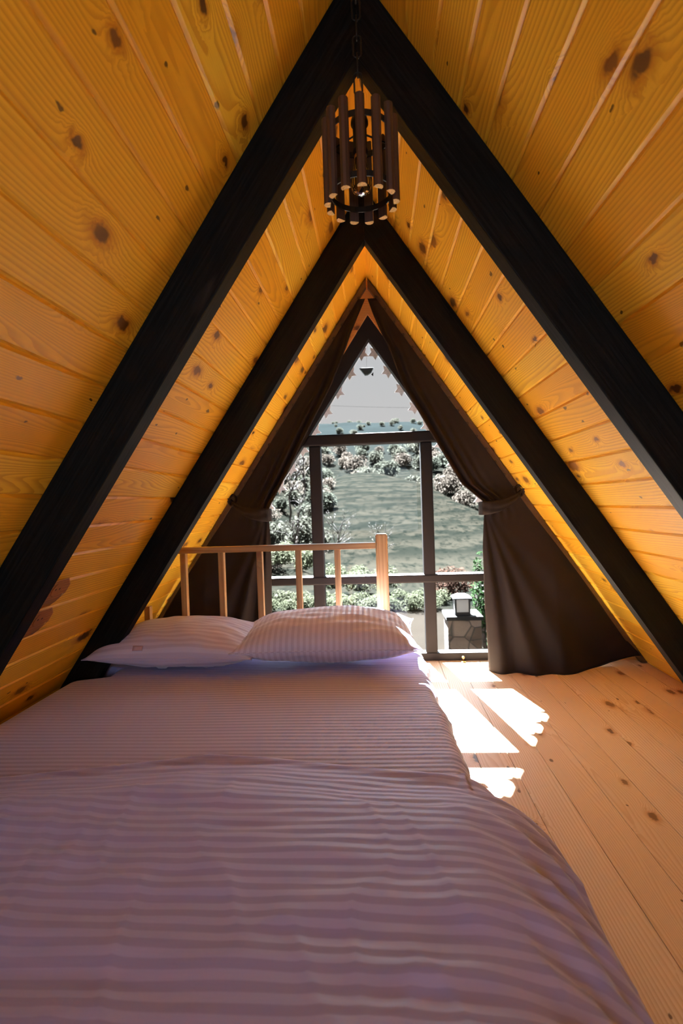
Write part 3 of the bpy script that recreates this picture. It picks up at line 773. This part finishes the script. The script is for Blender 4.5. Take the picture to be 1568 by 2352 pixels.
scr = [plant_proto('scrub_bush', rng, SCRUB, 700, 1.0, 1.3, .13, 6) for _ in range(3)] + [plant_proto('dry_bush', rng, DRY, 600, 1.0, 1.2, .12, 5) for _ in range(2)]
for x, y, sc in BARE: spots.append((x, y, .9 * sc))
cnt = tries = 0
while cnt < 150 and tries < 6000:                              # scrub covering the slope left of the mound
    y = rng.uniform(24, 95); x = rng.uniform(-.30 * y, -.06 * y - 1.5)
    if y < 45 and rng.random() < .35: continue
    p = rng.choice(scr); dry = p.name.startswith('dry'); sc = rng.uniform(.55, 1.15) * (1 + y / 110); tries += 1
    if not free(x, y, sc): continue
    place(p, x, y, sc, rng.uniform(0, 6.28), 'pale dry bush among the scrub on the left hillside' if dry else 'grey-green bush among the scrub on the left hillside', 'bush', 'dry bushes on the left hillside' if dry else 'grey-green bushes on the left hillside'); cnt += 1
for k in range(160):                         # hedge line and scrub behind the mound
    y = rng.uniform(80, 150); x = rng.uniform(-.1 * y, .26 * y); p = rng.choice(scr); dry = p.name.startswith('dry'); sc = rng.uniform(1.0, 2.0) * (1 + y / 250)
    if not free(x, y, sc): continue
    place(p, x, y, sc, rng.uniform(0, 6.28), 'pale dry bush on the slope beyond the grassy mound' if dry else 'grey-green bush on the slope beyond the grassy mound', 'bush', 'dry bushes beyond the mound' if dry else 'grey-green bushes beyond the mound')
for k in range(40):
    y = rng.uniform(180, 300); x = rng.uniform(-.2 * y, .25 * y)
    place(rng.choice(scr[:3]), x, y, rng.uniform(.9, 1.9), rng.uniform(0, 6.28), 'small distant tree on the far hills under the sky', 'tree', 'distant trees on the far hills')
bare = [bare_proto(rng, 4.2), bare_proto(rng, 4.0)]
for x, y, sc in BARE:
    place(rng.choice(bare), x, y, sc, rng.uniform(0, 6.28), 'leafless grey tree at the foot of the slope beyond the hedge' if y < 30 else 'leafless grey tree standing in the scrub up the left hillside', 'tree', 'leafless trees beyond the hedge' if y < 30 else 'leafless trees in the scrub')
rust = plant_proto('rusty_bush', rng, RUST, 900, .75, .95, .07, 6)
place(rust, 2.45, 17.9, 1.15, .4, 'reddish brown bush behind the stone lantern pillar', 'bush', None)
ev = plant_proto('evergreen_shrub', rng, EVER, 900, .26, 1.7, .05, 4)
place(ev, 2.28, 11.5, 1.0, 0, 'slim bright green shrub beside the pillar, half hidden by the right curtain', 'bush', None, z=-2.3)

# stone pillar with lantern
g = N('rough_stone'); p3 = g.pos(); vo = g.node('ShaderNodeTexVoronoi', feature='DISTANCE_TO_EDGE'); g.put(vo.inputs['Vector'], p3); vo.inputs['Scale'].default_value = 3.4
vc = g.node('ShaderNodeTexVoronoi', feature='F1'); g.put(vc.inputs['Vector'], p3); vc.inputs['Scale'].default_value = 3.4
c = g.mix(g.sep(vc.outputs['Color'])[0], (.10, .07, .05), (.24, .18, .15)); c = g.mix(g.ss(vo.outputs['Distance'], .05, .0), c, (.05, .045, .04))
g.pbr(c, .9, g.bump(g.noise(p3, 20, 3), .5, .03)); STONE = g.mat
pil = empty('stone_pillar', (1.625, 10.3, -2.3), 'square stone pillar carrying a lantern in the sandy yard', 'pillar')
box('shaft', 1.31, 1.94, 9.99, 10.61, -2.3, -1.375, STONE, pil, .02)
box('capstone', 1.28, 1.97, 9.96, 10.64, -1.375, -1.30, plain('pale_capstone', (.018, .0175, .017), .95, .3, 25, .2), pil, .012)
lan = empty('garden_lantern', (1.605, 10.2, -1.30), 'dark metal lantern with frosted white panes on the stone pillar', 'lantern')
DK = plain('lantern_metal', (.012, .012, .013), .5)
box('base', 1.46, 1.75, 10.055, 10.345, -1.2985, -1.235, DK, lan, .005)
for sx in (1.475, 1.735):
    for sy in (10.07, 10.33): box('corner_post', sx - .016, sx + .016, sy - .016, sy + .016, -1.235, -.985, DK, lan, .002)
g = N('frosted_pane'); g.pbr((.55, .55, .54), .6, None, Transmission_Weight=.0)
tl = g.node('ShaderNodeBsdfTranslucent'); g.put(tl.inputs[0], (.5, .5, .5)); FP = g.mat
for (x0, x1, y0, y1) in ((1.492, 1.718, 10.064, 10.070), (1.492, 1.718, 10.330, 10.336), (1.469, 1.475, 10.087, 10.313), (1.735, 1.741, 10.087, 10.313)):
    box('pane', x0, x1, y0, y1, -1.235, -.985, FP, lan)
rv = [(1.425, 10.02, -.985), (1.785, 10.02, -.985), (1.785, 10.38, -.985), (1.425, 10.38, -.985), (1.425, 10.02, -.965), (1.785, 10.02, -.965), (1.785, 10.38, -.965), (1.425, 10.38, -.965), (1.53, 10.125, -.905), (1.68, 10.125, -.905), (1.68, 10.275, -.905), (1.53, 10.275, -.905)]
rf = [(3, 2, 1, 0), (0, 1, 5, 4), (1, 2, 6, 5), (2, 3, 7, 6), (3, 0, 4, 7), (4, 5, 9, 8), (5, 6, 10, 9), (6, 7, 11, 10), (7, 4, 8, 11), (8, 9, 10, 11)]
obj('lantern_roof', rv, rf, plain('lantern_roof_metal', (.008, .008, .009), .8), lan)
# overhead wire across the valley
tube('overhead_wire', [(lerp(-40, 40, i / 20), 120, lerp(26.5, 21.0, i / 20) - 1.2 * math.sin(math.pi * i / 20)) for i in range(21)], .022, plain('black_wire', (.002, .002, .002), 1.0, Specular_IOR_Level=.0), None, 5)
tag(bpy.data.objects['overhead_wire'], 'thin overhead wire crossing the sky above the far hills', 'wire')

# ---------------------------------------------------------------- light
w = bpy.data.worlds.new('sky'); S.world = w; w.use_nodes = True; nt = w.node_tree; nt.nodes.clear()
tc = nt.nodes.new('ShaderNodeTexCoord'); sp = nt.nodes.new('ShaderNodeSeparateXYZ'); rp = nt.nodes.new('ShaderNodeValToRGB'); bg = nt.nodes.new('ShaderNodeBackground'); wo = nt.nodes.new('ShaderNodeOutputWorld')
nt.links.new(tc.outputs['Generated'], sp.inputs[0]); nt.links.new(sp.outputs[2], rp.inputs[0]); nt.links.new(rp.outputs[0], bg.inputs[0]); nt.links.new(bg.outputs[0], wo.inputs[0])
rp.color_ramp.elements[0].position = .0; rp.color_ramp.elements[0].color = (.66, .63, .61, 1)
rp.color_ramp.elements[1].position = .4; rp.color_ramp.elements[1].color = (.55, .57, .60, 1)
SKY, SUN, SOFT, REAR, EXPO = 0.76, 185.0, 7.0, 22.0, 0.30
bg.inputs[1].default_value = SKY
sd = Vector((.135, -.672, -.728)).normalized()
sl = bpy.data.lights.new('sun', 'SUN'); sl.energy = SUN; sl.angle = math.radians(.6); sl.color = (.90, .96, 1)
so = bpy.data.objects.new('sun', sl); COL.objects.link(so); so.rotation_euler = sd.to_track_quat('-Z', 'Y').to_euler(); so.location = (-3, 15, 16)
ql = bpy.data.lights.new('soft_sky_fill', 'SUN'); ql.energy = SOFT; ql.angle = math.radians(80); ql.color = (.66, .86, 1)  # broad second sun lamp, added to brighten the room beyond the sky's own light
qo = bpy.data.objects.new('soft_sky_fill', ql); COL.objects.link(qo); qo.rotation_euler = Vector((.05, -.94, -.33)).to_track_quat('-Z', 'Y').to_euler(); qo.location = (0, 30, 12)
al = bpy.data.lights.new('rear_gable_fill', 'AREA'); al.shape = 'RECTANGLE'; al.size = 1.3; al.size_y = 1.0; al.energy = REAR; al.color = (.56, .79, 1)  # area lamp in the unseen rear opening, added to fill bed and near ceiling
ao = bpy.data.objects.new('rear_gable_fill', al); COL.objects.link(ao); ao.location = (0, Y0, .95); ao.rotation_euler = (math.radians(90), 0, 0)
pl = bpy.data.lights.new('window_portal', 'AREA'); pl.shape = 'RECTANGLE'; pl.size = 2.4; pl.size_y = 1.9; pl.cycles.is_portal = True
po = bpy.data.objects.new('window_portal', pl); COL.objects.link(po); po.location = (0, 3.12, .95); po.rotation_euler = (math.radians(-90), 0, 0)

# ---------------------------------------------------------------- camera
yaw, pitch, roll = .06571, -.01754, .03276
f = Vector((-math.sin(yaw) * math.cos(pitch), math.cos(yaw) * math.cos(pitch), math.sin(pitch))); r = Vector((math.cos(yaw), math.sin(yaw), 0)); u = r.cross(f)
r2 = math.cos(roll) * r - math.sin(roll) * u; u2 = math.sin(roll) * r + math.cos(roll) * u
cam = bpy.data.cameras.new('camera'); co = bpy.data.objects.new('camera', cam); COL.objects.link(co)
co.matrix_world = Matrix(((r2.x, u2.x, -f.x, .01188), (r2.y, u2.y, -f.y, 0), (r2.z, u2.z, -f.z, .92755), (0, 0, 0, 1)))
cam.sensor_fit = 'VERTICAL'; cam.sensor_height = 36; cam.lens = 1200 / 2352 * 36; cam.clip_start = .03; cam.clip_end = 1000
cam.dof.use_dof = True; cam.dof.focus_distance = 1.7; cam.dof.aperture_fstop = 4.5
S.camera = co
S.view_settings.view_transform = 'Standard'; S.view_settings.look = 'None'; S.view_settings.gamma = 1; S.view_settings.exposure = EXPO; S.view_settings.use_curve_mapping = False
S.cycles.max_bounces = 14; S.cycles.diffuse_bounces = 10; S.cycles.transparent_max_bounces = 16; S.cycles.sample_clamp_indirect = 8; S.cycles.use_denoising = True
